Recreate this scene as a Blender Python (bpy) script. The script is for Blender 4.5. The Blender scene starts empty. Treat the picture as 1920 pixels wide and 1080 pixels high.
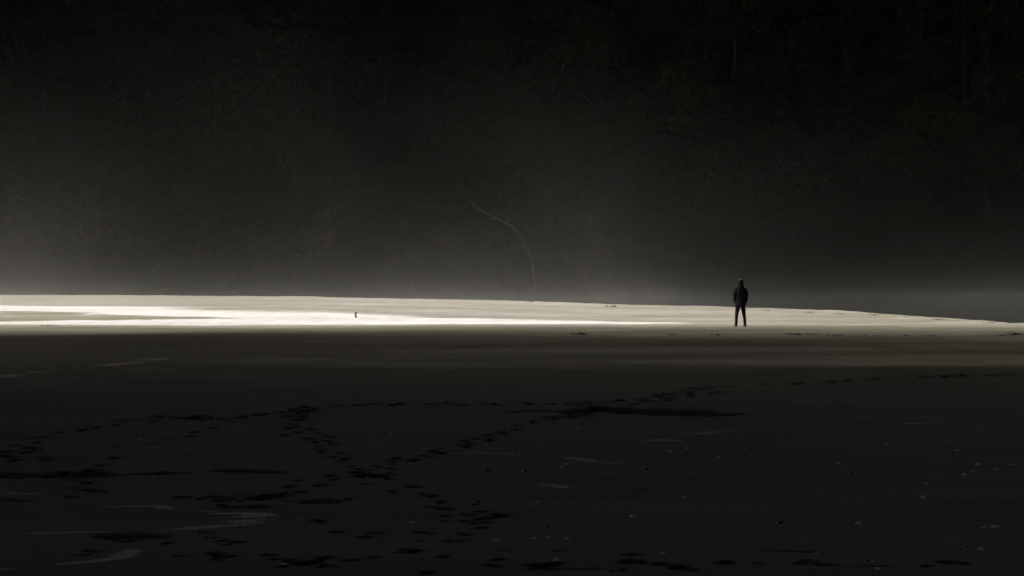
import bpy, bmesh, math, random
import numpy as np
from mathutils import Vector, Matrix, noise as mnoise

R = math.radians
scene = bpy.context.scene
COL = scene.collection

# ------------------------------------------------------------------ camera
CAM_H, F_PX, HORIZON = 2.84, 3733.3, 470.0          # metres, pixels of the 1920 px photo
cam_data = bpy.data.cameras.new('camera')
cam_data.sensor_width = 36.0
cam_data.lens = 70.0
cam_data.clip_start = 0.1
cam_data.clip_end = 5000
cam = bpy.data.objects.new('camera', cam_data)
COL.objects.link(cam)
cam.location = (0, 0, CAM_H)
cam.rotation_euler = (R(90) - math.atan((540 - HORIZON) / F_PX), 0, 0)
scene.camera = cam

# ------------------------------------------------------------------ light
SUN_AZ, SUN_EL = R(-3.5), R(16.0)    # low sun straight from the left, along the spit
world = bpy.data.worlds.new('World')
scene.world = world
world.use_nodes = True
wn = world.node_tree
bg = wn.nodes['Background']
sky = wn.nodes.new('ShaderNodeTexSky')
sky.sky_type = 'NISHITA'
sky.sun_disc = False
sky.sun_elevation = SUN_EL
sky.sun_rotation = math.atan2(-math.cos(SUN_AZ), math.sin(SUN_AZ))
sky.air_density = 0.15
sky.dust_density = 8.0
sky.ozone_density = 0.6
wn.links.new(sky.outputs[0], bg.inputs[0])
bg.inputs[1].default_value = 0.0076          # deep shade: the photo is exposed for the sunlit strip

sun_data = bpy.data.lights.new('sun', 'SUN')
sun_data.energy = 5.0
sun_data.angle = R(1.5)                      # the disc is softened by the thin mist it shines through
sun_data.color = (1.0, 0.96, 0.90)
sun = bpy.data.objects.new('sun', sun_data)
COL.objects.link(sun)
LDIR = Vector((math.cos(SUN_AZ) * math.cos(SUN_EL), -math.sin(SUN_AZ) * math.cos(SUN_EL), -math.sin(SUN_EL)))
sun.rotation_euler = LDIR.to_track_quat('-Z', 'Y').to_euler()
sun.location = (-120, 60, 90)

vs = scene.view_settings
vs.view_transform = 'Standard'
vs.look = 'None'
vs.exposure = 1.75
vs.gamma = 1.0
vs.use_curve_mapping = False
scene.cycles.use_denoising = True
scene.cycles.volume_bounces = 1
scene.cycles.max_bounces = 4
scene.cycles.volume_step_rate = 2.0
scene.cycles.sample_clamp_indirect = 4.0

rng = np.random.default_rng(7)
random.seed(7)


# ------------------------------------------------------------------ helpers
def gp(px, py, z=0.0):
    """point of the beach that stands at this place of the 1920 x 1080 photograph"""
    y = F_PX * (CAM_H - z) / (py - HORIZON)
    return (px - 960.0) / F_PX * y, y


def link(o, parent=None):
    COL.objects.link(o)
    if parent is not None:
        o.parent = parent
    return o


def tag(o, label=None, cat=None, group=None, kind=None):
    if label: o['label'] = label
    if cat: o['category'] = cat
    if group: o['group'] = group
    if kind: o['kind'] = kind
    return o


def empty(name, loc=(0, 0, 0), rz=0.0):
    o = bpy.data.objects.new(name, None)
    o.empty_display_size = 0.2
    o.location = loc
    o.rotation_euler = (0, 0, rz)
    return link(o)


def mesh_obj(name, verts, faces, mat=None, parent=None, smooth=False):
    me = bpy.data.meshes.new(name)
    me.from_pydata([tuple(v) for v in verts], [], faces)
    if smooth:
        me.polygons.foreach_set('use_smooth', [True] * len(me.polygons))
    if mat: me.materials.append(mat)
    me.update()
    return link(bpy.data.objects.new(name, me), parent)


def np_mesh(name, verts, quads, mat=None, smooth=True):
    """fast mesh of many quads from numpy arrays"""
    me = bpy.data.meshes.new(name)
    nv, nf, k = len(verts), len(quads), quads.shape[1]
    me.vertices.add(nv)
    me.vertices.foreach_set('co', verts.astype(np.float32).ravel())
    me.loops.add(nf * k)
    me.loops.foreach_set('vertex_index', quads.astype(np.int32).ravel())
    me.polygons.add(nf)
    me.polygons.foreach_set('loop_start', np.arange(0, nf * k, k, dtype=np.int32))
    me.polygons.foreach_set('use_smooth', np.full(nf, smooth, dtype=bool))
    if mat: me.materials.append(mat)
    me.update(calc_edges=True)
    return me


def copy_tree(o, parent=None):
    c = o.copy()
    COL.objects.link(c)
    c.parent = parent
    for ch in list(o.children):
        copy_tree(ch, c)
    return c


class Tubes:
    """tapered tubes gathered into one mesh"""
    def __init__(self): self.v, self.f = [], []

    def tube(self, pts, rad, n=7, cap=True):
        pts = [Vector(p) for p in pts]
        base = len(self.v)
        for i, p in enumerate(pts):
            t = (pts[min(i + 1, len(pts) - 1)] - pts[max(i - 1, 0)]).normalized()
            a = t.cross(Vector((0.13, 0.97, 0.21))).normalized()
            b = t.cross(a)
            for k in range(n):
                w = 2 * math.pi * k / n
                self.v.append(p + (a * math.cos(w) + b * math.sin(w)) * rad[i])
        for i in range(len(pts) - 1):
            for k in range(n):
                q = base + i * n
                self.f.append((q + k, q + (k + 1) % n, q + n + (k + 1) % n, q + n + k))
        if cap:
            self.f.append(tuple(base + k for k in range(n))[::-1])
            self.f.append(tuple(base + (len(pts) - 1) * n + k for k in range(n)))

    def rings(self, rings, n=16, cap=True):
        """rings: (cx, cy, z, rx, ry)"""
        base = len(self.v)
        for (cx, cy, z, rx, ry) in rings:
            for k in range(n):
                w = 2 * math.pi * k / n
                self.v.append(Vector((cx + rx * math.cos(w), cy + ry * math.sin(w), z)))
        for i in range(len(rings) - 1):
            for k in range(n):
                q = base + i * n
                self.f.append((q + k, q + (k + 1) % n, q + n + (k + 1) % n, q + n + k))
        if cap:
            self.f.append(tuple(base + k for k in range(n))[::-1])
            self.f.append(tuple(base + (len(rings) - 1) * n + k for k in range(n)))

    def build(self, name, mat, parent=None, smooth=True):
        return mesh_obj(name, self.v, self.f, mat, parent, smooth)


# ------------------------------------------------------------------ materials
def mat_new(name):
    m = bpy.data.materials.new(name)
    m.use_nodes = True
    return m, m.node_tree, m.node_tree.nodes['Principled BSDF']


def simple_mat(name, col, rough=0.8, var=0.3, scale=8.0, bump=0.0, spec=0.5, stretch=(1, 1, 1)):
    m, nt, p = mat_new(name)
    tc = nt.nodes.new('ShaderNodeTexCoord')
    mp = nt.nodes.new('ShaderNodeMapping')
    mp.inputs['Scale'].default_value = stretch
    nz = nt.nodes.new('ShaderNodeTexNoise')
    nz.inputs['Scale'].default_value = scale
    nz.inputs['Detail'].default_value = 6
    mx = nt.nodes.new('ShaderNodeMix'); mx.data_type = 'RGBA'
    mx.inputs['A'].default_value = tuple(c * (1 - var) for c in col) + (1,)
    mx.inputs['B'].default_value = tuple(min(1, c * (1 + var)) for c in col) + (1,)
    nt.links.new(tc.outputs['Object'], mp.inputs[0])
    nt.links.new(mp.outputs[0], nz.inputs['Vector'])
    nt.links.new(nz.outputs['Fac'], mx.inputs['Factor'])
    nt.links.new(mx.outputs['Result'], p.inputs['Base Color'])
    p.inputs['Roughness'].default_value = rough
    p.inputs['Specular IOR Level'].default_value = spec
    if bump:
        b = nt.nodes.new('ShaderNodeBump')
        b.inputs['Strength'].default_value = bump
        b.inputs['Distance'].default_value = 0.02
        nt.links.new(nz.outputs['Fac'], b.inputs['Height'])
        nt.links.new(b.outputs[0], p.inputs['Normal'])
    return m


def sand_material():
    m, nt, p = mat_new('beach_sand')
    N, L = nt.nodes.new, nt.links.new

    def attr(name):
        a = N('ShaderNodeAttribute'); a.attribute_name = name
        return a.outputs['Fac']

    def mix(fac, a, b):
        x = N('ShaderNodeMix'); x.data_type = 'RGBA'
        for s, v in (('Factor', fac), ('A', a), ('B', b)):
            if isinstance(v, tuple): x.inputs[s].default_value = v + (1,)
            else: L(v, x.inputs[s])
        return x.outputs['Result']

    def noise(scale, detail, stretch):
        tc = N('ShaderNodeTexCoord'); mp = N('ShaderNodeMapping')
        mp.inputs['Scale'].default_value = stretch
        nz = N('ShaderNodeTexNoise')
        nz.inputs['Scale'].default_value = scale; nz.inputs['Detail'].default_value = detail
        L(tc.outputs['Object'], mp.inputs[0]); L(mp.outputs[0], nz.inputs['Vector'])
        return nz.outputs['Fac']

    def ramp(v, lo, hi):
        r = N('ShaderNodeMapRange')
        r.inputs['From Min'].default_value = lo; r.inputs['From Max'].default_value = hi
        L(v, r.inputs['Value'])
        return r.outputs[0]

    streak = noise(1.0, 5, (0.16, 1.1, 1))
    patch = noise(0.35, 3, (0.5, 1.0, 1))
    grain = noise(60, 3, (1, 1, 1))
    wet = mix(ramp(streak, 0.3, 0.7), (0.240, 0.225, 0.158), (0.352, 0.332, 0.240))
    dry = mix(ramp(streak, 0.35, 0.65), (0.315, 0.294, 0.256), (0.40, 0.376, 0.33))
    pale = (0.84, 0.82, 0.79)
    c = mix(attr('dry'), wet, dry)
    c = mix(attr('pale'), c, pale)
    c = mix(attr('dip_shade'), c, (0.014, 0.013, 0.009))  # shade inside prints and hollows, mixed into the sand colour
    g = mix(ramp(noise(9, 6, (0.6, 1.3, 1)), 0.3, 0.7), (0.72, 0.72, 0.72), (1.0, 1.0, 1.0))
    mul = N('ShaderNodeMix'); mul.data_type = 'RGBA'; mul.blend_type = 'MULTIPLY'
    mul.inputs['Factor'].default_value = 1.0
    L(c, mul.inputs['A']); L(g, mul.inputs['B'])
    L(mul.outputs['Result'], p.inputs['Base Color'])
    rr = N('ShaderNodeMapRange')
    rr.inputs['From Min'].default_value = 0.3; rr.inputs['From Max'].default_value = 0.7
    rr.inputs['To Min'].default_value = 0.34; rr.inputs['To Max'].default_value = 0.52
    L(patch, rr.inputs['Value'])
    rm = N('ShaderNodeMix'); rm.data_type = 'FLOAT'
    L(attr('dry'), rm.inputs['Factor']); L(rr.outputs[0], rm.inputs['A']); rm.inputs['B'].default_value = 0.85
    L(rm.outputs['Result'], p.inputs['Roughness'])
    p.inputs['Specular IOR Level'].default_value = 0.4
    b1 = N('ShaderNodeBump'); b1.inputs['Strength'].default_value = 0.25; b1.inputs['Distance'].default_value = 0.004
    L(grain, b1.inputs['Height'])
    b2 = N('ShaderNodeBump'); b2.inputs['Strength'].default_value = 0.45; b2.inputs['Distance'].default_value = 0.03
    L(noise(2.5, 6, (0.45, 1.6, 1)), b2.inputs['Height']); L(b1.outputs[0], b2.inputs['Normal'])
    L(b2.outputs[0], p.inputs['Normal'])
    return m


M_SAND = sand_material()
M_HILL = simple_mat('hill_soil', (0.035, 0.034, 0.024), 0.95, 0.5, 0.15, 0.0, 0.1)
M_BARK = simple_mat('bark', (0.045, 0.040, 0.032), 0.9, 0.4, 6, 0.5, 0.2, (1, 1, 0.2))
M_PALE = simple_mat('bleached_wood', (0.12, 0.112, 0.098), 0.8, 0.25, 5, 0.4, 0.2, (1, 1, 0.2))
M_DRIFT = simple_mat('old_driftwood', (0.20, 0.175, 0.16), 0.85, 0.35, 9, 0.5, 0.2, (1, 1, 0.2))
M_LEAF = [simple_mat('leaves_dark', (0.029, 0.032, 0.016), 0.8, 0.45, 0.7, 0, 0.08),
          simple_mat('leaves_olive', (0.035, 0.036, 0.018), 0.8, 0.45, 0.6, 0, 0.08),
          simple_mat('needles', (0.024, 0.029, 0.016), 0.8, 0.4, 0.9, 0, 0.08)]
M_SHELL = simple_mat('shell', (0.84, 0.81, 0.74), 0.25, 0.1, 30, 0.0, 0.9)
M_SHELL_R = simple_mat('shell_rust', (0.55, 0.27, 0.13), 0.4, 0.2, 30, 0.2)
M_STONE = simple_mat('pebble_stone', (0.10, 0.095, 0.085), 0.6, 0.35, 25, 0.4)
M_FOAM = simple_mat('wet_foam', (0.86, 0.82, 0.72), 0.4, 0.1, 20, 0, .6)
M_KELP = simple_mat('seaweed', (0.007, 0.0065, 0.005), 0.8, 0.4, 12, 0, .1)
M_JACKET = simple_mat('jacket_cloth', (0.0028, 0.0028, 0.0032), 0.9, 0.3, 25, 0.3, 0.03)
M_TROUSER = simple_mat('trouser_cloth', (0.0028, 0.0028, 0.0032), 0.95, 0.3, 30, 0.3, 0.03)
M_SHOE = simple_mat('shoe_leather', (0.008, 0.007, 0.006), 0.75, 0.3, 20, 0, .15)
M_SKIN = simple_mat('skin', (0.42, 0.27, 0.20), 0.55, 0.06, 20)
M_HAIR = simple_mat('hair', (0.012, 0.010, 0.008), 0.8, 0.3, 60, 0, .15)
M_CAP = simple_mat('cap_cloth', (0.06, 0.06, 0.05), 0.9, 0.15, 40, 0.3)


def water_material():
    m, nt, p = mat_new('tidal_water')
    p.inputs['Base Color'].default_value = (0.012, 0.014, 0.012, 1)
    p.inputs['Roughness'].default_value = 0.12
    p.inputs['IOR'].default_value = 1.333
    tc = nt.nodes.new('ShaderNodeTexCoord'); mp = nt.nodes.new('ShaderNodeMapping')
    mp.inputs['Scale'].default_value = (0.8, 2.2, 1)
    nz = nt.nodes.new('ShaderNodeTexNoise'); nz.inputs['Scale'].default_value = 1.4; nz.inputs['Detail'].default_value = 5
    b = nt.nodes.new('ShaderNodeBump'); b.inputs['Strength'].default_value = 0.3; b.inputs['Distance'].default_value = 0.05
    nt.links.new(tc.outputs['Object'], mp.inputs[0]); nt.links.new(mp.outputs[0], nz.inputs['Vector'])
    nt.links.new(nz.outputs['Fac'], b.inputs['Height']); nt.links.new(b.outputs[0], p.inputs['Normal'])
    return m


M_WATER = water_material()


# ------------------------------------------------------------------ beach: one sheet with its relief
def smooth(t, a, b):
    t = np.clip((t - a) / (b - a), 0, 1)
    return t * t * (3 - 2 * t)


def value_noise(x, y, sx, sy, seed):
    """smooth value noise on a lattice of sx by sy metres"""
    u, v = x / sx, y / sy
    iu, iv = np.floor(u).astype(int), np.floor(v).astype(int)
    fu, fv = u - iu, v - iv
    fu, fv = fu * fu * (3 - 2 * fu), fv * fv * (3 - 2 * fv)

    def h(a, b):
        n = (a * 374761393 + b * 668265263 + seed * 1274126177) & 0x7fffffff
        n = ((n ^ (n >> 13)) * 1274126177) & 0x7fffffff
        return ((n ^ (n >> 16)) & 0xffff) / 32767.5 - 1.0
    return (h(iu, iv) * (1 - fu) + h(iu + 1, iv) * fu) * (1 - fv) + (h(iu, iv + 1) * (1 - fu) + h(iu + 1, iv + 1) * fu) * fv


TOP_PX = [(-500, 554), (0, 555), (200, 556), (400, 556), (600, 559), (800, 563), (1000, 568), (1150, 573), (1300, 576),
          (1400, 579), (1500, 582), (1600, 587), (1750, 596), (1870, 604)]
TOP = np.array([gp(a, b) for a, b in TOP_PX])                     # the spit's far edge
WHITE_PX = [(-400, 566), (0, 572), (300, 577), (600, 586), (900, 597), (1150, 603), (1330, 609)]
WHITE = np.array([gp(a, b) for a, b in WHITE_PX])                 # far edge of the pale band


def edge_y(x): return np.interp(x, TOP[:, 0], TOP[:, 1], left=128.0, right=76.5)
def white_y(x): return np.interp(x, WHITE[:, 0], WHITE[:, 1], left=107.0, right=70.0)


def base_height(x, y):
    e = edge_y(x) + 1.2 * value_noise(x, y * 0 + 3, 7, 50, 3)
    z = 0.03 * value_noise(x, y, 9, 4, 1) + 0.015 * value_noise(x, y, 3, 1.1, 2)
    z = z + 0.05 * smooth(y, e - 9, e - 1.0)                       # low crest of the spit
    z = z - 1.5 * smooth(y, e + 0.3, e + 11)                       # the far side falls to the channel
    # long shallow swells along the spit
    ridge = np.sin((y - e) * 0.75 + 1.5 * value_noise(x, y, 14, 9, 5)) * smooth(y, 84, 94) * (1 - smooth(y, e - 1, e + 2))
    return z + 0.035 * ridge


# footprints: centre, direction, size
def track(pts, step, jit, n_side=1, size=.70):
    out = []
    P = [np.array(gp(*p)) for p in pts]
    side = 1
    for a, b in zip(P[:-1], P[1:]):
        d = b - a; L = np.hypot(*d); t = d / L; nrm = np.array((-t[1], t[0]))
        k = max(1, int(L / (step * .62)))
        for i in range(k):
            for _ in range(n_side):
                if rng.random() < 0.06: continue
                q = a + d * (i + rng.uniform(0, .7)) / k + nrm * (side * 0.11 + rng.normal(0, jit * .6))
                out.append((q[0], q[1], math.atan2(t[1], t[0]) + rng.normal(0, .2), size * rng.uniform(.75, 1.2) * (1.3 if q[1] > 33 else 1.0)))
                side = -side
    return out


def cluster(px, py, wx, wy, n, size=1.0):
    out = []
    for _ in range(n):
        q = gp(px + rng.normal(0, wx), py + rng.normal(0, wy))
        out.append((q[0], q[1], rng.uniform(0, 3.14), size * rng.uniform(.7, 1.25)))
    return out


PRINTS = []
PRINTS += track([(30, 866), (28, 842), (75, 822), (125, 812), (205, 806), (235, 791), (290, 783)], .55, .12)
PRINTS += track([(290, 796), (350, 784), (400, 788), (470, 782), (550, 775)], .36, .22)
PRINTS += track([(550, 776), (575, 766), (600, 763), (700, 760), (790, 758), (890, 758), (960, 757), (1025, 757)], .42, .10)
PRINTS += track([(1025, 757), (1110, 757), (1180, 752), (1225, 748), (1290, 738), (1320, 728), (1390, 726), (1440, 725),
                 (1500, 722), (1560, 720), (1650, 714), (1760, 710), (1900, 704), (1990, 701)], .5, .12)
PRINTS += track([(1120, 762), (1230, 753), (1340, 738), (1400, 735)], .75, .1)
PRINTS += track([(555, 775), (560, 810), (590, 825), (620, 850), (640, 868), (690, 885), (720, 905), (765, 920), (800, 938),
                 (830, 946), (880, 965), (905, 985)], .42, .16)
PRINTS += track([(690, 882), (760, 862), (800, 855), (870, 835), (920, 822), (980, 802), (1040, 788), (1095, 780)], .36, .08)
PRINTS += track([(690, 884), (640, 890), (600, 905), (540, 919), (470, 930)], .42, .14)
PRINTS += track([(160, 851), (260, 835), (350, 822), (380, 810), (420, 800)], .8, .1)
PRINTS += track([(570, 980), (620, 992), (700, 1004), (760, 1018)], .5, .12)
PRINTS += track([(0, 884), (180, 888), (280, 884), (350, 882)], .4, .1)
PRINTS += cluster(355, 787, 28, 5, 11, .9) + cluster(562, 783, 16, 9, 14, .85) + cluster(150, 922, 22, 10, 6, .7)
PRINTS += cluster(450, 938, 70, 7, 12, .6) + cluster(590, 938, 40, 6, 7, .6) + cluster(340, 1012, 70, 8, 11, .55)
PRINTS += cluster(590, 1052, 40, 8, 9, .65) + cluster(840, 996, 40, 12, 11, .5) + cluster(850, 1036, 60, 6, 5, .5)
PRINTS += cluster(1180, 1062, 150, 5, 12, .6) + cluster(1700, 1060, 160, 5, 8, .6) + cluster(900, 975, 25, 12, 8, .6)
PRINTS += cluster(300, 1045, 140, 10, 8, .65) + cluster(690, 890, 16, 5, 7, .75) + cluster(1050, 1045, 90, 10, 6, .65)
PRINTS += cluster(100, 868, 60, 10, 7, .75) + cluster(40, 850, 18, 10, 7, .75)

# hollows and small scarps: (ends in pixels, width in metres, depth)
HOLLOWS = [((1010, 768), (1420, 771), 1.5, 0.10), ((930, 768), (1150, 770), .6, .05), ((-90, 888), (260, 886), .8, 0.10), ((380, 881), (560, 881), .5, 0.10),
           ((200, 886), (380, 884), .35, .05), ((1080, 766), (1210, 767), .8, .05),
           ((450, 929), (550, 927), .6, 0.08), ((550, 938), (650, 936), .5, 0.07), ((370, 932), (450, 931), .4, .05), ((400, 948), (520, 946), .4, .05), ((190, 998), (300, 1012), .4, 0.07),
           ((540, 1050), (610, 1056), .3, 0.07), ((1000, 1068), (1150, 1067), .14, 0.03), ((1560, 1062), (1700, 1060), .12, .03),
           ((1420, 1033), (1560, 1036), .2, .04), ((0, 934), (60, 940), .2, .03)]


def axis(segments):
    out = []
    for a, b, s in segments:
        out.append(np.arange(a, b - s * 0.4, s))
    return np.concatenate(out + [np.array([segments[-1][1]])])


def build_beach():
    ys = axis([(-160, 10, 10), (10, 15, 0.6), (15, 30, 0.032), (30, 50, 0.045), (50, 75, 0.16), (75, 135, 0.2), (135, 300, 8)])
    xs = axis([(-320, -40, 10), (-40, -17, 0.35), (-17, -9, 0.07), (-9, 10, 0.042), (10, 20, 0.075), (20, 40, 0.4), (40, 320, 10)])
    X, Y = np.meshgrid(xs, ys)
    Z = base_height(X, Y)
    dip_shade = np.zeros_like(Z)
    PIT, RIM = np.zeros_like(Z), np.zeros_like(Z)
    # footprints pressed into the sheet: a pit with a heaped, broken rim
    for (cx, cy, an, s) in PRINTS:
        r = 0.55 * s
        i0, i1 = np.searchsorted(xs, (cx - r, cx + r)); j0, j1 = np.searchsorted(ys, (cy - r, cy + r))
        if i1 - i0 < 2 or j1 - j0 < 2: continue
        x, y = X[j0:j1, i0:i1] - cx, Y[j0:j1, i0:i1] - cy
        ca, sa = math.cos(an), math.sin(an)
        u, v = (x * ca + y * sa) / (0.15 * s), (-x * sa + y * ca) / (0.105 * s)
        d = np.sqrt(u * u + v * v) + 0.34 * value_noise(x + cx, y + cy, .09, .09, 11)
        pit = -0.055 * s * (1 - smooth(d, 0.55, 1.05))
        rim = (0.018 + 0.014 * min(1, max(0, (cy - 20) / 10))) * s * np.exp(-((d - 1.35) / 0.32) ** 2) * (1 + 0.9 * value_noise(x + cx, y + cy, .11, .11, 12))
        PIT[j0:j1, i0:i1] = np.minimum(PIT[j0:j1, i0:i1], pit)
        RIM[j0:j1, i0:i1] = np.maximum(RIM[j0:j1, i0:i1], rim)
        dip_shade[j0:j1, i0:i1] = np.maximum(dip_shade[j0:j1, i0:i1], 1 - smooth(d, 1.0, 1.5))
    Z += PIT + RIM * smooth(PIT, -.02, 0.0)
    for (a, b, w, dep) in HOLLOWS:
        a, b = np.array(gp(*a)), np.array(gp(*b))
        d = b - a; L = np.hypot(*d); t = d / L
        x, y = X - a[0], Y - a[1]
        m = (np.abs(Y - (a[1] + b[1]) / 2) < 4)
        s = (x * t[0] + y * t[1]) / L
        off = (-x * t[1] + y * t[0]) + 0.25 * w * value_noise(X, Y, .5, 5, 21) + 0.12 * w * value_noise(X, Y, .15, 5, 22)
        taper = np.clip(np.sin(np.clip(s, 0, 1) * math.pi) * 1.6, 0, 1) ** .7
        prof = np.exp(-((off + .3 * w * value_noise(X, Y, 1.7, 5, 23)) / (w * 0.5 * np.maximum(taper, .08))) ** 2) * taper * m
        scarp = np.exp(-((off + w * 0.6) / (w * 0.35)) ** 2) * taper * m
        Z += -dep * prof + 0.012 * scarp
        dip_shade = np.maximum(dip_shade, smooth(prof, .12, .45))
    # dryness: the spit is dry, the flat nearer the camera still wet from the tide
    e = edge_y(X)
    wob = 1.3 * value_noise(X, Y, 12, 3.5, 31) + 0.5 * value_noise(X, Y, 3, 1, 32)
    dry = smooth(Y + wob, 73.0, 77.5)
    finger = 1.8 * value_noise(X, Y, 16, 2.2, 42)
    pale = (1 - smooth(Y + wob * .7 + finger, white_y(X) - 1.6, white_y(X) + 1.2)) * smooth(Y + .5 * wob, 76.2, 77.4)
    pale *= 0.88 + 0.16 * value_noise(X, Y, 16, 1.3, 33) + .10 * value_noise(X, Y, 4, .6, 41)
    # tongue of damp rippled sand on the left of the spit
    px, py = (X + 22) / 10.5, (Y - 86.3 + 0.2 * (X + 22)) / 7.5
    tongue = 1 - smooth(np.abs(py) / np.maximum(.02, 1 - np.clip(px, -9, 1)) ** .75 + 0.15 * value_noise(X, Y, 5, 1.2, 34), .75, 1.05)
    tongue *= (px < 1)
    lines = smooth(value_noise(X, Y, 9, .8, 35), .35, .7) * (Y < 84)
    Z += 0.014 * value_noise(X, Y, 1.1, .55, 37) * smooth(Y, 70, 78) + 0.008 * value_noise(X, Y, .5, .4, 38) * smooth(Y, 70, 78)
    Z += tongue * (-0.03 + 0.015 * np.sin(Y * 3.3 + 2 * value_noise(X, Y, 4, 2, 36)))
    fleck = smooth(value_noise(X, Y, 1.6, .5, 39) + .4 * value_noise(X, Y, .5, .4, 40), .45, .8)  # sparkle of the ripples, put into the colour as pale flecks
    tongue = tongue * (1 - .8 * lines) * (1 - .8 * fleck)
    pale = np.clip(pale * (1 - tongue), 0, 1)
    dry = np.clip(dry - .75 * tongue, 0, 1)
    dry = dry * (1 - .25 * smooth(np.sin((Y - e) * 0.75 + 1.5 * value_noise(X, Y, 14, 9, 5)), .2, 1.0))
    streak = .5 + .5 * np.clip(1.3 * value_noise(X, Y, 24, 2.6, 43) + .6 * value_noise(X, Y, 9, 1.1, 44), -1, 1)
    far = smooth(Y, 75, 80)
    dry = dry * (1 - far * (.60 * streak + .32 * smooth(X, 2, 20)))  # also tones the spit down in streaks and towards the right
    ny, nx = Z.shape
    verts = np.stack([X, Y, Z], -1).reshape(-1, 3)
    idx = np.arange(ny * nx).reshape(ny, nx)
    quads = np.stack([idx[:-1, :-1], idx[:-1, 1:], idx[1:, 1:], idx[1:, :-1]], -1).reshape(-1, 4)
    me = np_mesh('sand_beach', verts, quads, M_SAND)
    for nm, arr in (('dry', dry), ('pale', pale), ('dip_shade', dip_shade)):
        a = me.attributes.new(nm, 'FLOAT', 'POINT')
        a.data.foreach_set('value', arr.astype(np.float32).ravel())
    o = link(bpy.data.objects.new('sand_beach', me))
    tag(o, 'dark wet sand flat rising to a pale sunlit sand spit', 'beach', kind='structure')

    def height(x, y):
        i = np.clip(np.searchsorted(xs, x) - 1, 0, nx - 2); j = np.clip(np.searchsorted(ys, y) - 1, 0, ny - 2)
        fx, fy = (x - xs[i]) / (xs[i + 1] - xs[i]), (y - ys[j]) / (ys[j + 1] - ys[j])
        return float((Z[j, i] * (1 - fx) + Z[j, i + 1] * fx) * (1 - fy) + (Z[j + 1, i] * (1 - fx) + Z[j + 1, i + 1] * fx) * fy)
    return height


ground = build_beach()

WATER_Z = -0.55
w = mesh_obj('tidal_channel', [(-320, 60, WATER_Z), (320, 60, WATER_Z), (320, 300, WATER_Z), (-320, 300, WATER_Z)], [(0, 1, 2, 3)], M_WATER)
tag(w, 'dark still tidal channel between the spit and the hill', 'water', kind='structure')


# ------------------------------------------------------------------ hills
def heightfield(name, x0, x1, y0, y1, step, fn, label):
    xs = np.arange(x0, x1 + .1, step); ys = np.arange(y0, y1 + .1, step)
    X, Y = np.meshgrid(xs, ys)
    Z = fn(X, Y)
    idx = np.arange(Z.size).reshape(Z.shape)
    quads = np.stack([idx[:-1, :-1], idx[:-1, 1:], idx[1:, 1:], idx[1:, :-1]], -1).reshape(-1, 4)
    o = link(bpy.data.objects.new(name, np_mesh(name, np.stack([X, Y, Z], -1).reshape(-1, 3), quads, M_HILL)))
    return tag(o, label, 'hill', kind='structure')


def hill_z(x, y):
    """wooded hill beyond the channel; its unseen spur on the left is added to shade the slope"""
    toe = 190 - 72 * (1 - smooth(x, -112, -78)) + 5 * value_noise(x, y * 0 + 7, 25, 60, 41)
    d = y - toe
    de = np.maximum(d, 0) ** 2 / (np.maximum(d, 0) + 18)            # gentle foot, then steep
    return np.where(d > 0, (88 + 55 * (1 - smooth(x, -112, -78))) * (1 - np.exp(-de / 55)), d * .4) + \
        (2.5 * value_noise(x, y, 18, 18, 42) + 1.0 * value_noise(x, y, 7, 7, 43)) * smooth(d, 1, 14) - 0.9


def head_z(x, y):
    """unseen headland shading the near beach; shelf and rear part added for the light"""
    yl = y + math.tan(SUN_AZ) * x                                             # measured along the line of the sunlight
    d1 = np.minimum(-31 - x, 50 - yl)                               # the high left arm
    d2 = -32 - y + 0 * x                                            # added behind the camera to hold back the sky
    d = np.maximum(d1, d2) + 1.2 * value_noise(x, y, 9, 9, 51)
    ds = np.minimum(-140 - x, 73 - yl) + 0.8 * value_noise(x, y, 7, 7, 53)   # added shelf for the trees that filter the sun
    z = np.where(d > 0, 48 * (1 - np.exp(-np.maximum(d, 0) / 9)), np.maximum(d, -3) * .6)
    zs = np.where(ds > 0, 36 * (1 - np.exp(-np.maximum(ds, 0) / 2.5)), np.maximum(ds, -3) * .6)
    return np.maximum(z, zs) - 0.4 + 1.2 * value_noise(x, y, 12, 12, 52) * smooth(np.maximum(d, ds), 3, 14)


heightfield('wooded_hill', -320, 320, 120, 420, 3.0, hill_z, 'dark wooded hillside rising behind the misty channel')
heightfield('headland', -270, 90, -150, 96, 2.0, head_z, 'unseen steep wooded headland shaped to shade the near beach')


# ------------------------------------------------------------------ trees
def leaf_cloud(centres, n_per, leaf, seed, droop=0.0):
    r = np.random.default_rng(seed)
    V, F = [], []
    for (c, rad) in centres:
        n = int(n_per * (rad[0] * rad[1] * rad[2]) ** .5)
        q = r.normal(0, 1, (n, 3)); q /= np.linalg.norm(q, axis=1)[:, None]
        rr = r.uniform(.35, 1.05, n) ** .6
        p = np.array(c) + q * rr[:, None] * np.array(rad)
        a = r.normal(0, 1, (n, 3)); a[:, 2] -= droop; a /= np.linalg.norm(a, axis=1)[:, None]
        b = np.cross(a, r.normal(0, 1, (n, 3))); b /= np.linalg.norm(b, axis=1)[:, None]
        s = leaf * r.uniform(.5, 1.3, n)[:, None]
        base = sum(len(v) for v in V)
        quad = np.stack([p - a * s, p + b * s * .45, p + a * s, p - b * s * .45], 1).reshape(-1, 3)
        V.append(quad)
        F.append(np.arange(base, base + 4 * n).reshape(-1, 4))
    return np.concatenate(V), np.concatenate(F)


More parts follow.
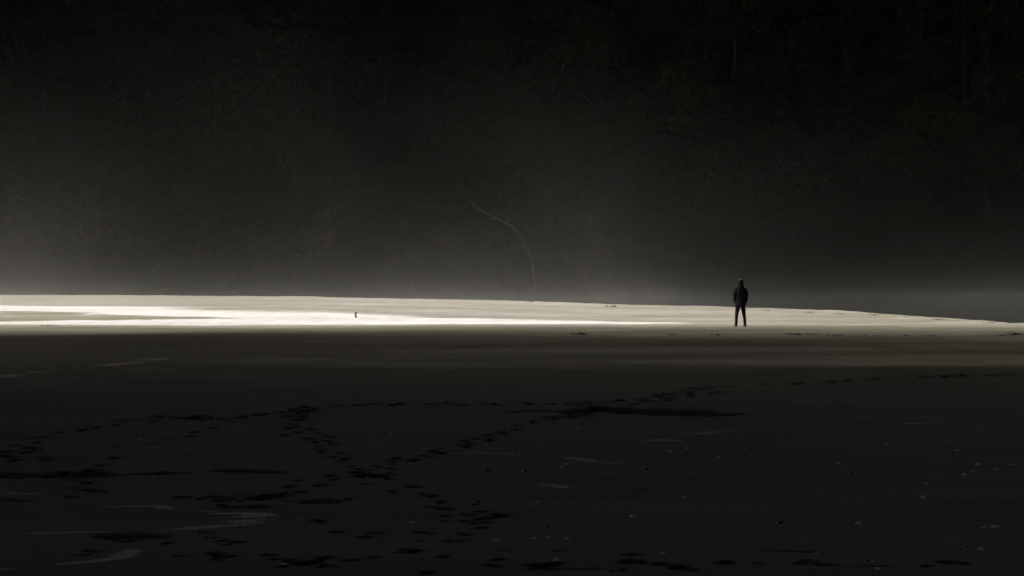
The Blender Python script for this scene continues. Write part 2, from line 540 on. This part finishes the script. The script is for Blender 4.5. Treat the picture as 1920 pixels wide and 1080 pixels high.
def make_broadleaf(h, spread, seed, leaf_mat, n_per=190):
    r = random.Random(seed)
    root = bpy.data.objects.new('broadleaf_tree', None); link(root)
    t = Tubes()
    lean = Vector((r.uniform(-.12, .12), r.uniform(-.1, .05), 0))
    pts = [Vector((0, 0, -1.2))] + [lean * (k * h * .75 / 5) + Vector((r.uniform(-.2, .2), r.uniform(-.2, .2), k * h * .75 / 5)) for k in range(6)]
    t.tube(pts, [h * .026] + [h * .024 * (1 - k * .16) for k in range(6)], 8)
    cen = [(pts[-1] + Vector((0, 0, h * .1)), (spread * .55, spread * .55, h * .16))]
    for k in range(12):
        z = r.uniform(.08, .72); i = min(5, 1 + int(z * 5 / .75)); p0 = pts[i]
        w = k * 2.4 + r.uniform(-.5, .5); L = spread * r.uniform(.6, 1.0) * (1.15 - z * .5)
        d = Vector((math.cos(w), math.sin(w), 0))
        p1 = p0 + d * L * .5 + Vector((0, 0, h * .08)); p2 = p0 + d * L + Vector((0, 0, h * r.uniform(.08, .2)))
        t.tube([p0, p1, p2], [h * .010, h * .007, h * .002], 5)
        cen.append((p2, (L * .5, L * .5, h * r.uniform(.07, .12))))
        cen.append((p1 + Vector((0, 0, h * .05)), (L * .36, L * .36, h * .07)))
    t.build('trunk', M_BARK, root)
    V, F = leaf_cloud(cen, n_per, h * .022, seed)
    link(bpy.data.objects.new('crown', np_mesh('crown', V, F, leaf_mat, False)), root)
    return root


def make_conifer(h, spread, seed):
    r = random.Random(seed)
    root = bpy.data.objects.new('conifer_tree', None); link(root)
    t = Tubes()
    t.tube([(0, 0, -1.2), (0, 0, h * .3), (r.uniform(-.2, .2), 0, h * .7), (0, 0, h)], [h * .018, h * .014, h * .007, .02], 8)
    cen = []
    for k in range(46):
        z = .14 + .84 * (k / 46) ** .9
        w = k * 2.39 + r.uniform(-.3, .3); L = spread * (1.03 - z) * r.uniform(.7, 1.1)
        p0 = Vector((0, 0, h * z)); d = Vector((math.cos(w), math.sin(w), 0))
        p2 = p0 + d * L + Vector((0, 0, -L * .28))
        t.tube([p0, p0 + d * L * .5 + Vector((0, 0, -L * .05)), p2], [h * .004, h * .003, .008], 4, False)
        for q in (.45, .8, 1.0):
            cen.append((p0 + (p2 - p0) * q, (L * .25 + .15, L * .25 + .15, .22 + L * .07)))
    t.build('trunk', M_BARK, root)
    V, F = leaf_cloud(cen, 75, .30, seed, 1.2)
    link(bpy.data.objects.new('crown', np_mesh('crown', V, F, M_LEAF[2], False)), root)
    return root


def make_shrub(h, seed, leaf_mat):
    r = random.Random(seed)
    root = bpy.data.objects.new('shrub', None); link(root)
    t = Tubes(); cen = []
    for k in range(7):
        w = k * .9 + r.uniform(-.3, .3); d = Vector((math.cos(w), math.sin(w), 0)) * h * r.uniform(.25, .6)
        top = d + Vector((0, 0, h * r.uniform(.5, .85)))
        t.tube([(0, 0, -.4), d * .4 + Vector((0, 0, h * .4)), top], [.06, .04, .015], 5)
        cen.append((top, (h * .33, h * .33, h * .24)))
    t.build('stem', M_BARK, root)
    V, F = leaf_cloud(cen, 260, .14, seed)
    link(bpy.data.objects.new('foliage', np_mesh('foliage', V, F, leaf_mat, False)), root)
    return root


PROTO = [make_broadleaf(15, 5.0, 1, M_LEAF[0]), make_broadleaf(12, 5.6, 2, M_LEAF[1]), make_broadleaf(17, 5.2, 3, M_LEAF[0]),
         make_conifer(20, 4.2, 4), make_conifer(16, 3.8, 5), make_shrub(3.2, 6, M_LEAF[1]), make_shrub(4.2, 8, M_LEAF[0]),
         make_broadleaf(16, 5.4, 21, M_LEAF[1], 2.0), make_broadleaf(16, 5.4, 22, M_LEAF[1], 1.8), make_broadleaf(16, 5.4, 23, M_LEAF[1], 4.2)]  # last three have thin crowns, tuned to filter the sun
used = [False] * len(PROTO)


def place_tree(k, x, y, z, s, rz, label, cat, group):
    o = PROTO[k] if not used[k] else copy_tree(PROTO[k])
    used[k] = True
    o.location = (x, y, z); o.scale = (s, s, s * random.uniform(.9, 1.1)); o.rotation_euler = (0, 0, rz)
    tag(o, label, cat, group)
    return o


def hz(x, y): return float(hill_z(np.array([float(x)]), np.array([float(y)]))[0])
def az_(x, y): return float(head_z(np.array([float(x)]), np.array([float(y)]))[0])


TREE_GROUP = 'trees on the misty hillside'
for row in range(7):                                               # trees on the hill, row behind row
    y0 = 197 + row * 8.0
    half = y0 * .262 + 5
    n = int(2 * half / (6.2 + row * .3))
    for i in range(n):
        x = -half + (i + random.uniform(.1, .9)) * 2 * half / n
        y = y0 + random.uniform(-3.5, 3.5)
        k = random.choice([0, 0, 1, 1, 2, 2, 3, 4])
        if k >= 3:
            place_tree(k, x, y, hz(x, y), random.uniform(.75, 1.1), random.uniform(0, 6.28),
                       'dark pointed conifer among the trees of the misty hillside', 'tree', 'conifers on the misty hillside')
        else:
            place_tree(k, x, y, hz(x, y), random.uniform(.75, 1.15), random.uniform(0, 6.28),
                       'dark leafy broad tree among the trees of the misty hillside', 'tree', 'leafy trees on the misty hillside')
for i in range(30):                                                # shrubs along the water's edge
    x = -54 + i * 3.7 + random.uniform(-1.4, 1.4)
    y = 193.5 + random.uniform(-1.5, 2.5)
    place_tree(5 + i % 2, x, y, max(hz(x, y), WATER_Z), random.uniform(.7, 1.3), random.uniform(0, 6.28),
               'dark leafy shrub at the foot of the misty hillside', 'shrub', 'shrubs at the foot of the hill')
for i in range(100):                                                # undergrowth up the lower slope
    y = random.uniform(193, 232)
    x = random.uniform(-1, 1) * (y * .262 + 3)
    place_tree(5 + i % 2, x, y, hz(x, y) - .3, random.uniform(1.2, 2.3), random.uniform(0, 6.28),
               'dark bush in the undergrowth between the trees of the hillside', 'bush', 'bushes in the undergrowth of the hillside')
LIGHT_FILTER = []
for row, (yl, n) in enumerate(((69.3, 9), (65, 9), (61, 9), (57, 9), (53, 9), (49, 9), (45, 9), (41, 9))):    # unseen trees added on the shelf to filter the sunlight
    for i in range(n):
        x = -150 - i * 7.4 + random.uniform(-3, 3)
        y = yl + random.uniform(-1.5, 1.0) - math.tan(SUN_AZ) * x
        LIGHT_FILTER.append(place_tree(7 if row < 1 else 8 if row < 3 else 9, x, y, max(az_(x, y), 0), random.uniform(1.45, 1.75), random.uniform(0, 6.28),
                   'thin leaved tree added on the unseen shelf to filter the sunlight', 'tree', 'added trees on the shelf filtering the sunlight'))


# bleached dead trees at the foot of the hill
def dead_tree(name, path_px, dist, rad, twigs, label, cat='dead tree'):
    pts = []
    for (px, py, dy) in path_px:
        y = dist + dy
        pts.append(Vector(((px - 960) / F_PX * y, y, CAM_H - (py - HORIZON) / F_PX * y)))
    b = pts[0].copy()
    b.z = min(b.z, max(hz(b.x, b.y), WATER_Z))
    root = empty(name, b)
    pts = [p - b for p in pts]
    if pts[0].z > 0.05: pts = [Vector((pts[0].x, pts[0].y, -.2))] + pts
    n = len(pts)
    t = Tubes(); t.tube(pts, [rad * (1 - .8 * i / (n - 1)) for i in range(n)], 8)
    t.build('trunk', M_PALE, root)
    r = random.Random(len(path_px) + int(dist))
    for k in range(twigs):
        i = r.randrange(1, n - 1); p = pts[i].lerp(pts[i + 1], r.random())
        d = Vector((r.uniform(-1, .6), r.uniform(-.5, .5), r.uniform(-.2, 1))).normalized() * r.uniform(.6, 1.8)
        tt = Tubes(); tt.tube([p, p + d * .5 + Vector((0, 0, -.08)), p + d], [rad * .35, rad * .22, rad * .08], 5)
        tt.build('branch', M_PALE, root)
    return tag(root, label, cat)


dead_tree('dead_tree', [(1004, 540, 0), (998, 490, 0), (985, 455, .5), (962, 425, 1), (940, 415, 1.3), (916, 402, 1.5), (892, 390, 2)], 186, .11, 24,
          'pale bare arching dead tree at the foot of the hill', 'dead tree')


# ------------------------------------------------------------------ the person
def skin_body(parent):
    V, E, Rd = [], [], []

    def add(p, r, prev=None):
        V.append(p); Rd.append(r if isinstance(r, tuple) else (r, r))
        if prev is not None: E.append((prev, len(V) - 1))
        return len(V) - 1
    pel = add((0, 0, .95), (.15, .11))
    sp = add((0, 0, 1.13), (.135, .10), pel); ch = add((0, .0, 1.33), (.155, .105), sp)
    nb = add((0, -.01, 1.47), .075, ch); nk = add((0, 0, 1.54), .056, nb)
    jaw = add((0, .02, 1.60), (.066, .075), nk); hd = add((0, .01, 1.68), (.078, .095), jaw); add((0, .005, 1.745), (.05, .06), hd)
    nose = add((0, .115, 1.655), .014, hd)
    for s in (-1, 1):
        add((s * .082, 0, 1.655), .016, hd)
        sh = add((s * .145, 0, 1.385), .055, ch); el = add((s * .226, -.045, 1.13), .046, sh)
        wr = add((s * .195, .045, .945), .032, el); pm = add((s * .135, .08, .90), (.042, .022), wr)
        for k, (dx, L) in enumerate(((-.028, .062), (-.010, .072), (.010, .068), (.028, .055))):
            f1 = add((s * (.128 + dx), .090, .90 - .045), .0085, pm)
            add((s * (.122 + dx), .086, .90 - .045 - L * .6), .0075, f1)
        th = add((s * .100, .095, .885), .010, pm); add((s * .093, .100, .85), .009, th)
        hp = add((s * .095, 0, .87), (.092, .09), pel); kn = add((s * .135, .015, .48), .055, hp)
        cf = add((s * .150, -.012, .33), .05, kn); an = add((s * .168, -.025, .095), .036, cf)
        add((s * .170, -.05, .045), .035, an); bl = add((s * .175, .10, .035), (.036, .026), an); add((s * .178, .15, .03), (.03, .02), bl)
    me = bpy.data.meshes.new('body'); me.from_pydata(V, E, []); me.materials.append(M_SKIN)
    o = link(bpy.data.objects.new('body', me), parent)
    md = o.modifiers.new('skin', 'SKIN'); md.use_smooth_shade = True
    sk = me.skin_vertices[0].data
    for i, r in enumerate(Rd):
        sk[i].radius = r; sk[i].use_root = (i == 0)
    sd = o.modifiers.new('sub', 'SUBSURF'); sd.levels = sd.render_levels = 2
    return o


def wrinkle(o, amp, sc):
    for v in o.data.vertices:
        v.co += v.co.normalized() * 0 + Vector((mnoise.noise(v.co * sc), mnoise.noise(v.co * sc + Vector((9, 0, 0))), 0)) * amp


def make_person(x, y, rz):
    root = empty('person', (x, y, ground(x, y) - .004), rz)
    skin_body(root)
    t = Tubes()                                                    # jacket: torso, sleeves with the hands in the pockets, collar
    t.rings([(0, 0, .775, .185, .135), (0, 0, .79, .205, .150), (0, 0, .86, .212, .155), (0, 0, .98, .205, .150), (0, 0, 1.12, .200, .145),
             (0, 0, 1.25, .205, .148), (0, 0, 1.34, .212, .145), (0, -.003, 1.40, .205, .130), (0, -.006, 1.445, .165, .115), (0, -.01, 1.48, .125, .100), (0, -.01, 1.50, .095, .085),
             (0, -.01, 1.555, .090, .082), (0, -.01, 1.585, .082, .078)], 22)
    for s in (-1, 1):
        t.tube([(s * .11, -.01, 1.41), (s * .175, -.005, 1.375), (s * .207, -.02, 1.26), (s * .226, -.045, 1.12), (s * .222, .0, 1.02), (s * .20, .05, .935), (s * .15, .085, .90)],
               [.07, .078, .076, .070, .064, .058, .055], 14)
    j = t.build('jacket', M_JACKET, root); wrinkle(j, .012, 9)
    h = Tubes()                                                    # hood drawn up round the head, open at the face
    n = 15
    rings = []
    for (z, rx, ry, cy) in ((1.47, .125, .115, -.015), (1.53, .112, .110, -.012), (1.60, .108, .118, -.012), (1.67, .106, .122, -.012), (1.72, .100, .112, -.014), (1.745, .088, .09, -.02)):
        rings.append([Vector((rx * math.sin(a), cy - ry * math.cos(a), z)) for a in [(-2.15 + 4.3 * k / (n - 1)) for k in range(n)]])
    for sc_ in (1.0, .93):
        for rg in rings: h.v += [Vector((p.x * sc_, p.y * sc_, p.z)) for p in rg]
    m = len(rings) * n
    for i in range(len(rings) - 1):
        for k in range(n - 1):
            q = i * n + k
            h.f.append((q, q + 1, q + n + 1, q + n)); h.f.append((m + q, m + q + n, m + q + n + 1, m + q + 1))
        for k in (0, n - 1):
            q = i * n + k; h.f.append((q, q + n, m + q + n, m + q))
    for k in range(n - 1):
        q = (len(rings) - 1) * n + k; h.f.append((q, q + 1, m + q + 1, m + q))
    h.build('hood', M_JACKET, j)
    t = Tubes()                                                    # trousers
    t.rings([(0, 0, .74, .13, .11), (0, 0, .80, .185, .13), (0, 0, .98, .175, .125)], 18)
    for s in (-1, 1):
        t.tube([(s * .085, 0, .86), (s * .095, 0, .74), (s * .118, .008, .60), (s * .136, .012, .47), (s * .150, -.01, .32), (s * .164, -.018, .16), (s * .170, -.018, .055)],
               [.10, .092, .077, .064, .058, .053, .052], 14)
    tr = t.build('trousers', M_TROUSER, root); wrinkle(tr, .010, 14)
    for s in (-1, 1):                                              # shoes
        sh = Tubes()
        c = s * .172
        sh.rings([(c, .035, 0.004, .050, .150), (c, .035, .022, .053, .152), (c, .034, .045, .050, .143), (c, .015, .075, .047, .110), (c, -.015, .105, .050, .070)], 16)
        so = sh.build('shoe', M_SHOE, root)
        sl = Tubes(); sl.rings([(c, .035, 0.0, .055, .155), (c, .035, .016, .055, .155)], 16); sl.build('sole', M_SHOE, so)
    hr = Tubes()
    hr.rings([(0, -.025, 1.585, .060, .060), (0, -.022, 1.63, .083, .082), (0, -.016, 1.69, .089, .092), (0, -.01, 1.715, .086, .092)], 18)
    hr.build('hair', M_HAIR, root)
    cp = Tubes()                                                   # cap
    cp.rings([(0, 0, 1.70, .094, .112), (0, 0, 1.72, .095, .113), (0, -.002, 1.752, .080, .095), (0, -.004, 1.775, .050, .06), (0, -.004, 1.783, .014, .016)], 20)
    co = cp.build('cap', M_CAP, root)
    co['label'] = 'pale cap catching a little light'
    bm = Tubes(); bm.rings([(0, .15, 1.698, .070, .065), (0, .15, 1.706, .070, .065)], 18); bm.build('brim', M_CAP, co)
    return tag(root, 'person in dark jacket standing at the edge of the sunlit sand', 'person')


PX, PY = gp(1388.5, 613)
make_person(PX, PY, R(4))


# ------------------------------------------------------------------ small things on the sand
def shell_mesh(seed, mat):
    """a ribbed half shell, cupped and broken a little"""
    r = random.Random(seed)
    v, f = [], []
    n, m = 13, 6
    for i in range(m):
        t = i / (m - 1)
        for k in range(n):
            a = math.pi * (-.62 + 1.24 * k / (n - 1))
            rib = 1 + .06 * (k % 2) + r.uniform(-.04, .04) * t
            x, y = math.sin(a) * t * .5 * rib, (math.cos(a) * t * .5) * rib - .15
            z = .24 * (1 - t * t) * 1.0 + .02 * (k % 2) * t + .03
            v.append((x, y, z))
    for i in range(m - 1):
        for k in range(n - 1):
            f.append((i * n + k, i * n + k + 1, (i + 1) * n + k + 1, (i + 1) * n + k))
    nv = len(v)
    v += [(a, b, c - .035) for a, b, c in v]
    f += [tuple(nv + q for q in reversed(g)) for g in f]
    rim = list(range((m - 1) * n, m * n))
    for a, b in zip(rim[:-1], rim[1:]): f.append((a, nv + a, nv + b, b))
    me = bpy.data.meshes.new('shell'); me.from_pydata(v, [], f); me.materials.append(mat)
    me.polygons.foreach_set('use_smooth', [True] * len(me.polygons)); me.update()
    return me


SHELL_ME = [shell_mesh(s, M_SHELL) for s in range(4)]


def rest(o, x, y, sink=.004):
    o.location = (x, y, ground(x, y) - sink)


def place_shell(px, py, size, label, group=None, me=None, tilt=.10):
    x, y = gp(px, py)
    o = link(bpy.data.objects.new('shell', me or random.choice(SHELL_ME)))
    rest(o, x, y, .006)
    o.scale = (size, size, size * random.uniform(.9, 1.4))
    o.rotation_euler = (random.uniform(-tilt, tilt), random.uniform(-tilt, tilt), random.uniform(0, 6.28))
    return tag(o, label, 'shell', group)


place_shell(1733, 934, .10, 'largest white shell alone on the dark sand at the right', tilt=.7)
place_shell(1145, 1073, .085, 'white shell at the bottom edge, right of the middle')
place_shell(1646, 1067, .075, 'white shell at the bottom edge towards the right corner')
place_shell(757, 911, .07, 'white shell beside the footprint trail below the crossing of two trails')
place_shell(1271, 857, .07, 'rust coloured shell among the pale wisps right of the middle', me=shell_mesh(9, M_SHELL_R))
place_shell(906, 728, .09, 'lone white shell beyond the footprint loop, near the bright strip')
place_shell(1662, 765, .085, 'white shell just below the far right footprint trail')
SMALL = [(912, 885), (981, 887), (773, 979), (822, 970), (1002, 1007), (1064, 1008), (896, 941), (887, 945), (733, 816), (1298, 753), (1556, 751),
         (1260, 846), (1350, 858), (1409, 855), (1575, 869), (1603, 888), (1582, 894), (1672, 855), (1827, 885), (1738, 909), (1536, 927), (1420, 973),
         (530, 1059), (1808, 891), (262, 824), (378, 716), (665, 646), (1532, 1036), (974, 853), (1060, 870), (1040, 912), (1635, 1053)]
for _ in range(26):
    SMALL.append((random.uniform(880, 1910), 790 + 270 * random.random() ** .8))
for (a, b) in SMALL:
    place_shell(a, b, random.uniform(.06, .105) * (1.3 if b < 800 else 1), 'small white shell fragment scattered on the dark wet sand', 'small shells on the wet sand')


# foam, its white also standing in for wet glints: flecks too small to count, one object for each line
def foam(name, pts, width, n, label, size=(.004, .011)):
    P = [np.array(gp(*p)) for p in pts]
    V, F = [], []
    seg = [np.hypot(*(b - a)) for a, b in zip(P[:-1], P[1:])]
    tot = sum(seg)
    r = np.random.default_rng(int(abs(pts[0][0]) * 7 + pts[0][1]))
    c0 = Vector((*P[0], 0))
    for _ in range(int(n * 2.2)):
        s = r.uniform(0, tot)
        if mnoise.noise(Vector((s * 1.3, pts[0][1], 0))) < .0 + r.normal(0, .12): continue
        k = 0
        while s > seg[k] and k < len(seg) - 1: s -= seg[k]; k += 1
        q = P[k] + (P[k + 1] - P[k]) * s / seg[k] + r.normal(0, width * .38, 2) * np.array((3, 1))
        z = ground(q[0], q[1])
        u = size[0] + (size[1] - size[0]) * r.random() ** 2 * 1.5; a = r.normal(0, .35); e = r.uniform(1.2, 4.0)
        b0 = len(V)
        for (dx, dy, dz) in ((1, 0, 0), (.3, .9, 0), (-.8, .6, 0), (-.9, -.5, 0), (.2, -.9, 0), (0, 0, .4)):
            dx, dy = dx * u * e, dy * u
            V.append((q[0] + dx * math.cos(a) - dy * math.sin(a) - c0.x, q[1] + dx * math.sin(a) + dy * math.cos(a) - c0.y, z + dz * u + .0015))
        F += [(b0 + i, b0 + (i + 1) % 5, b0 + 5) for i in range(5)]
    o = mesh_obj(name, V, F, M_FOAM, None, True)
    o.location = c0
    return tag(o, label, 'foam', kind='stuff')


foam('sea_foam', [(45, 1001), (160, 998), (260, 998), (400, 988), (465, 984), (495, 974), (470, 962), (420, 964)], .05, 1300, 'curved pale foam line reaching to the footprints at the lower left')
foam('sea_foam', [(410, 963), (470, 962), (492, 967), (450, 971), (498, 975), (440, 979), (488, 983)], .06, 2600, 'bright foam patch at the tip of the curved foam line')
foam('sea_foam', [(-10, 1070), (80, 1062), (160, 1055), (225, 1047), (250, 1030)], .04, 900, 'pale foam line in the bottom left corner')
foam('sea_foam', [(205, 949), (290, 947), (330, 955), (400, 959)], .05, 520, 'short broken foam streak above the curved foam line')
foam('sea_foam', [(5, 922), (30, 929), (52, 926)], .09, 300, 'small foam smear at the left edge')
foam('sea_foam', [(0, 706), (35, 701), (72, 698)], .10, 260, 'thin foam smear on the far wet sand at the left edge', (.008, .018))
foam('sea_foam', [(150, 690), (245, 682), (300, 675)], .16, 420, 'faint foam streak on the far wet sand, left', (.008, .018))
foam('sea_foam', [(860, 848), (935, 849), (990, 853)], .05, 110, 'faint foam wisp below the trail to the right of the middle')
foam('sea_foam', [(1060, 857), (1095, 861), (1135, 872), (1150, 866)], .06, 200, 'bent foam wisp right of the middle')
foam('sea_foam', [(1025, 907), (1050, 913), (1060, 915)], .06, 70, 'tiny foam wisp beneath the bent wisp')
foam('sea_foam', [(1210, 827), (1240, 826), (1270, 827)], .06, 130, 'small foam wisp below the long dark hollow')
foam('sea_foam', [(1290, 816), (1320, 816), (1370, 807)], .07, 160, 'foam wisp above right of the small wisp below the hollow')
foam('sea_foam', [(1690, 793), (1735, 791)], .05, 60, 'faint foam wisp on the far right sand')


# seaweed
def seaweed_mesh(seed, n=26):
    r = random.Random(seed)
    v, f = [], []
    for _ in range(n):
        a = r.uniform(0, 6.28); p = Vector((r.gauss(0, .22), r.gauss(0, .12), r.uniform(.0, .08)))
        w = r.uniform(.012, .03); b = len(v); K = 6
        for k in range(K):
            a += r.uniform(-.6, .6)
            nrm = Vector((-math.sin(a), math.cos(a), r.uniform(-.4, .4))) * w * (1 - .5 * k / K)
            zz = max(.003, p.z + r.uniform(-.03, .04))
            v.append((p.x + nrm.x, p.y + nrm.y, zz + nrm.z * .5)); v.append((p.x - nrm.x, p.y - nrm.y, zz - nrm.z * .5))
            p = Vector((p.x + math.cos(a) * .09, p.y + math.sin(a) * .06, zz))
        f += [(b + 2 * k, b + 2 * k + 1, b + 2 * k + 3, b + 2 * k + 2) for k in range(K - 1)]
    b = len(v)                                                     # the matted heart of the clump
    for i in range(4):
        for k in range(9):
            t = 2 * math.pi * k / 9; q = (1 - (i / 3) ** 2 * .95) * r.uniform(.8, 1.15)
            v.append((math.cos(t) * .24 * q, math.sin(t) * .14 * q, i * .032 - .01 + r.uniform(0, .008)))
    for i in range(3):
        for k in range(9): f.append((b + i * 9 + k, b + i * 9 + (k + 1) % 9, b + (i + 1) * 9 + (k + 1) % 9, b + (i + 1) * 9 + k))
    f.append(tuple(b + 27 + k for k in range(9)))
    me = bpy.data.meshes.new('seaweed_clump'); me.from_pydata(v, [], f); me.materials.append(M_KELP); me.update()
    return me


KELP = [seaweed_mesh(s) for s in range(3)]


def kelp(px, py, s, label, group=None, y=None):
    x, yy = gp(px, py)
    o = link(bpy.data.objects.new('seaweed_clump', random.choice(KELP)))
    rest(o, x, yy, .01)
    o.scale = (s, s * .8, s * .8); o.rotation_euler = (0, 0, random.uniform(-.5, .5))
    return tag(o, label, 'seaweed', group)


kelp(1905, 626, 1.0, 'large black seaweed clump at the right edge beside the sunlit strip')
kelp(1090, 626, .8, 'dark seaweed clump on the wet sand left of the person')
kelp(1150, 576, .9, 'dark seaweed clump on the far edge of the sunlit spit, left of the person')
kelp(996, 569, .6, 'small dark clump on the far edge of the spit near the middle')
kelp(88, 611, .5, 'small dark clump at the near rim of the bright sand, far left')
kelp(1205, 918, .22, 'small black seaweed scrap on the dark sand right of the middle')
for (a, b) in [(1482, 627), (1497, 628), (1522, 627), (1565, 629), (1578, 628), (1600, 629), (1622, 628), (1648, 629), (1700, 628), (1742, 628), (1345, 628), (1880, 628), (1262, 627)]:  # dark weed scraps standing in for a row of footprints
    kelp(a, b, random.uniform(.35, .6), 'small dark scrap standing in for a footprint in the row behind the sunlit strip, right', 'scraps standing in for a row of footprints on the wet sand')
for (a, b) in [(1400, 583), (1440, 585), (1520, 588), (1575, 590), (1640, 592), (1700, 596), (1760, 600), (1850, 608), (1862, 607)]:
    kelp(a, b, random.uniform(.3, .55), 'small dark seaweed scrap along the far edge of the spit, right', 'seaweed scraps along the far edge')


# stub of driftwood standing on the bright sand
def driftwood(px, py, h, rad, lean, label):
    x, y = gp(px, py)
    o = empty('driftwood_stub', (x, y, ground(x, y)))
    t = Tubes()
    t.tube([(0, 0, -.08), (0, 0, .02), (lean * .5, 0, h * .5), (lean, 0, h * .92), (lean * 1.05, 0, h)], [rad * 1.1, rad * 1.15, rad, rad * .8, rad * .35], 9)
    s = t.build('stem', M_DRIFT, o); wrinkle(s, .02, 12)
    b = Tubes(); b.tube([(lean * .6, 0, h * .6), (lean * .6 + .06, .02, h * .75), (lean * .6 + .09, .03, h * .95)], [rad * .5, rad * .4, rad * .2], 6)
    b.build('broken_branch', M_DRIFT, o)
    return tag(o, label, 'driftwood')


driftwood(667, 595, .26, .055, -.05, 'small dark driftwood stub standing on the bright sand, left of middle')


# ------------------------------------------------------------------ ground mist: a shallow bank over the spit and the channel
def mist():
    m = bpy.data.materials.new('ground_mist'); m.use_nodes = True
    nt = m.node_tree; N, L = nt.nodes.new, nt.links.new
    nt.nodes.remove(nt.nodes['Principled BSDF'])
    out = nt.nodes['Material Output']
    pv = N('ShaderNodeVolumePrincipled')
    pv.inputs['Color'].default_value = (0.97, 0.95, 0.90, 1)
    pv.inputs['Anisotropy'].default_value = 0.0
    geo = N('ShaderNodeNewGeometry'); sep = N('ShaderNodeSeparateXYZ')
    L(geo.outputs['Position'], sep.inputs[0])

    def math_(op, a, b=None):
        n = N('ShaderNodeMath'); n.operation = op
        for i, v in enumerate((a, b)):
            if v is None: continue
            if isinstance(v, (int, float)): n.inputs[i].default_value = v
            else: L(v, n.inputs[i])
        return n.outputs[0]

    def expz(scale, amp):
        return math_('MULTIPLY', math_('EXPONENT', math_('MULTIPLY', sep.outputs['Z'], -1 / scale)), amp)

    def window(v, a, b, lo, hi):
        r = N('ShaderNodeMapRange'); r.interpolation_type = 'SMOOTHSTEP'
        r.inputs['From Min'].default_value = a; r.inputs['From Max'].default_value = b
        r.inputs['To Min'].default_value = lo; r.inputs['To Max'].default_value = hi
        L(v, r.inputs['Value'])
        return r.outputs[0]
    d = math_('ADD', expz(4.5, 0.00066), expz(0.7, 0.0012))
    mp = N('ShaderNodeMapping'); mp.inputs['Scale'].default_value = (.062, .010, .075); mp.inputs['Location'].default_value = (3.1, .4, 1.7)
    L(geo.outputs['Position'], mp.inputs[0])
    nz = N('ShaderNodeTexNoise'); nz.inputs['Scale'].default_value = 1.0; nz.inputs['Detail'].default_value = 4
    nz.inputs['Distortion'].default_value = 0.8
    L(mp.outputs[0], nz.inputs['Vector'])
    d = math_('MULTIPLY', d, window(nz.outputs['Fac'], .34, .66, .62, 1.55))
    d = math_('MULTIPLY', d, window(sep.outputs['X'], -40, 34, 1.15, .24))
    d = math_('MULTIPLY', d, window(sep.outputs['Z'], 13, 21, 1, 0))
    L(d, pv.inputs['Density'])
    L(pv.outputs[0], out.inputs['Volume'])
    x0, x1, y0, y1, z0, z1 = -75, 62, 60, 188, -2, 22
    v = [(x, y, z) for z in (z0, z1) for y in (y0, y1) for x in (x0, x1)]
    f = [(0, 2, 3, 1), (4, 5, 7, 6), (0, 1, 5, 4), (2, 6, 7, 3), (0, 4, 6, 2), (1, 3, 7, 5)]
    o = mesh_obj('ground_mist', v, f, m)
    return tag(o, 'low sunlit mist over the spit thinning upwards', 'mist', kind='stuff')


mist()
